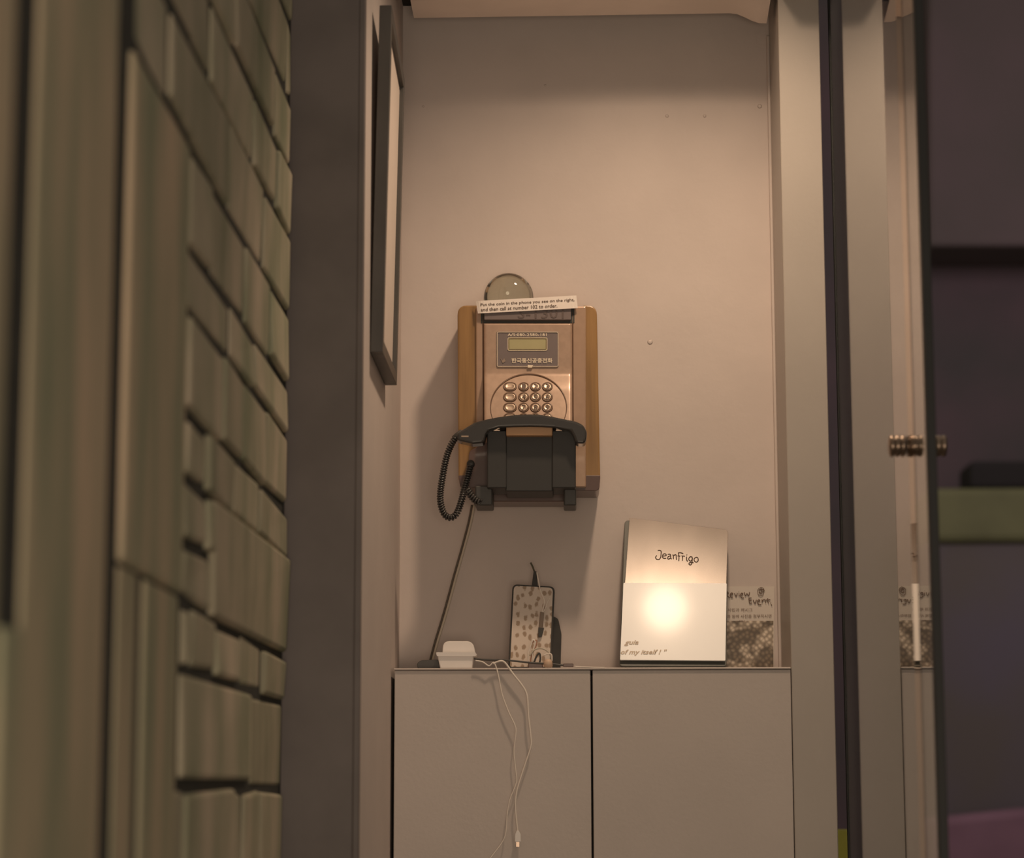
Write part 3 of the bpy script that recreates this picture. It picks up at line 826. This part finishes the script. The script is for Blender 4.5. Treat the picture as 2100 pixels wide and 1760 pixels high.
# ---- poster on the back wall
YPo = YB-0.0022
po = prism('poster', rect(1440, 1203, 1588, 1372), atY(YPo), 0.0012, m_poster)
tag(po, 'paper poster reading Review Event on the back wall right of the menu', 'poster')
prism('printed_picture', rect(1446, 1273.5, 1586, 1370), atY(YPo-0.0006), 0.0005, m_print, po, label='grey woven basket photo')
def zp(X, Y): return (1480+X*130/2100, 1190+Y*100/1615)
RE = [[(150, 590), (150, 400), (205, 400), (215, 450), (160, 490), (270, 585)],
      [(290, 490), (350, 480), (370, 440), (330, 420), (295, 450), (285, 520), (320, 570), (370, 560)],
      [(425, 430), (480, 540), (520, 425)], [(575, 440), (580, 540)], [(568, 375), (572, 385)],
      [(610, 510), (690, 480), (700, 440), (655, 430), (625, 480), (635, 550), (680, 590), (735, 580)],
      [(750, 400), (785, 520), (835, 440), (890, 520), (925, 395)],
      [(990, 590), (905, 600), (910, 680), (925, 765), (1005, 755)], [(912, 670), (990, 665)],
      [(1040, 650), (1105, 770), (1150, 650)], [(1190, 720), (1260, 690), (1255, 655), (1205, 660), (1185, 720), (1210, 790), (1260, 810), (1310, 800)],
      [(1335, 640), (1340, 745)], [(1340, 690), (1400, 640), (1440, 660), (1460, 750)],
      [(1525, 600), (1530, 700), (1550, 770)], [(1465, 660), (1610, 650)], [(1625, 740), (1625, 770)], [(1650, 800), (1660, 845)]]
strokes('lettering', [[zp(a, b) for a, b in ln] for ln in RE], atY(YPo-0.0008), 0.00085, m_pen, po)
EM = [[(1300, 240), (1210, 300), (1195, 400), (1220, 490), (1300, 520), (1370, 480), (1390, 380), (1400, 300), (1350, 250), (1300, 240)],
      [(1290, 290), (1250, 340), (1260, 400), (1330, 430)], [(1330, 300), (1420, 340), (1360, 380), (1310, 340), (1330, 300)],
      [(1240, 300), (1290, 320), (1340, 410), (1280, 440), (1230, 400)], [(1300, 250), (1320, 330), (1400, 290)]]
strokes('emblem', [[zp(a, b) for a, b in ln] for ln in EM], atY(YPo-0.0008), 0.0006, m_pen, po)
lettering('lettering', '사진과 해시그', [zp(200, 930), zp(1020, 930), zp(1020, 1045), zp(200, 1045)], atY(YPo-0.0004), m_pen, po, bold=0.002)
lettering('lettering', '면과 함께 사진을 첨부하시면', [zp(60, 1150), zp(1650, 1130), zp(1650, 1250), zp(60, 1260)], atY(YPo-0.0004), m_pen, po, bold=0.002)
lettering('lettering', '된다', [zp(570, 1330), zp(780, 1325), zp(780, 1385), zp(570, 1385)], atY(YPo-0.0004), m_pen, po, bold=0.002)
tp = prism('masking_tape', [(1549, 66), (1583, 62), (1580, 89), (1563, 93), (1552, 90)], atY(YB-0.0015), 0.0012, m_wall)
tag(tp, 'small patch of painted-over tape high in the right corner of the niche', 'tape')

# ================================================================== DARK ROOM BEYOND THE GLASS
Yr = 10.0
z1 = P(2000, 1000, Yr).z; z0 = P(2000, 1112, Yr).z
ct = thing('wall_counter', Vector((2.7, Yr+0.3, 0)), 'long blurred counter with an olive band across the dark room beyond the glass', 'counter')
xq = P(1905, 1000, Yr).x
box('counter_top', xq, 4.0, Yr, Yr+0.5, z0, z1, m_green, ct, bev=0.03, label='olive green band')
box('counter_front', xq, 4.0, Yr+0.04, Yr+0.48, 0.0, z0, m_nightblue, ct)
bx = prism('storage_box', rect(1990, 945, 2140, 1002), atY(Yr+0.1), 0.3, m_dark, bev=0.02)
tag(bx, 'blurred black box standing on the olive counter band', 'box')
up = prism('wall_cupboard', rect(1905, -360, 2190, 505), atY(10.2), 0.38, m_night2, bev=0.02)
tag(up, 'blurred dark plum cupboard high on the far wall above the counter', 'cupboard')
cu_ = prism('cushion', rounded([(1915, 1680), (2140, 1655), (2180, 1950), (1915, 1950)], 25), atY(9.6), 0.35, m_plum, bev=0.03)
tag(cu_, 'blurred plum cushion low in front of the dark counter', 'cushion')
yp_ = prism('yellow_post', rect(1712, 1702, 1744, 2100), atY(6.0), 0.05, m_yellow, bev=0.002)
tag(yp_, 'yellow-green post glimpsed through the slot beside the glass', 'post')
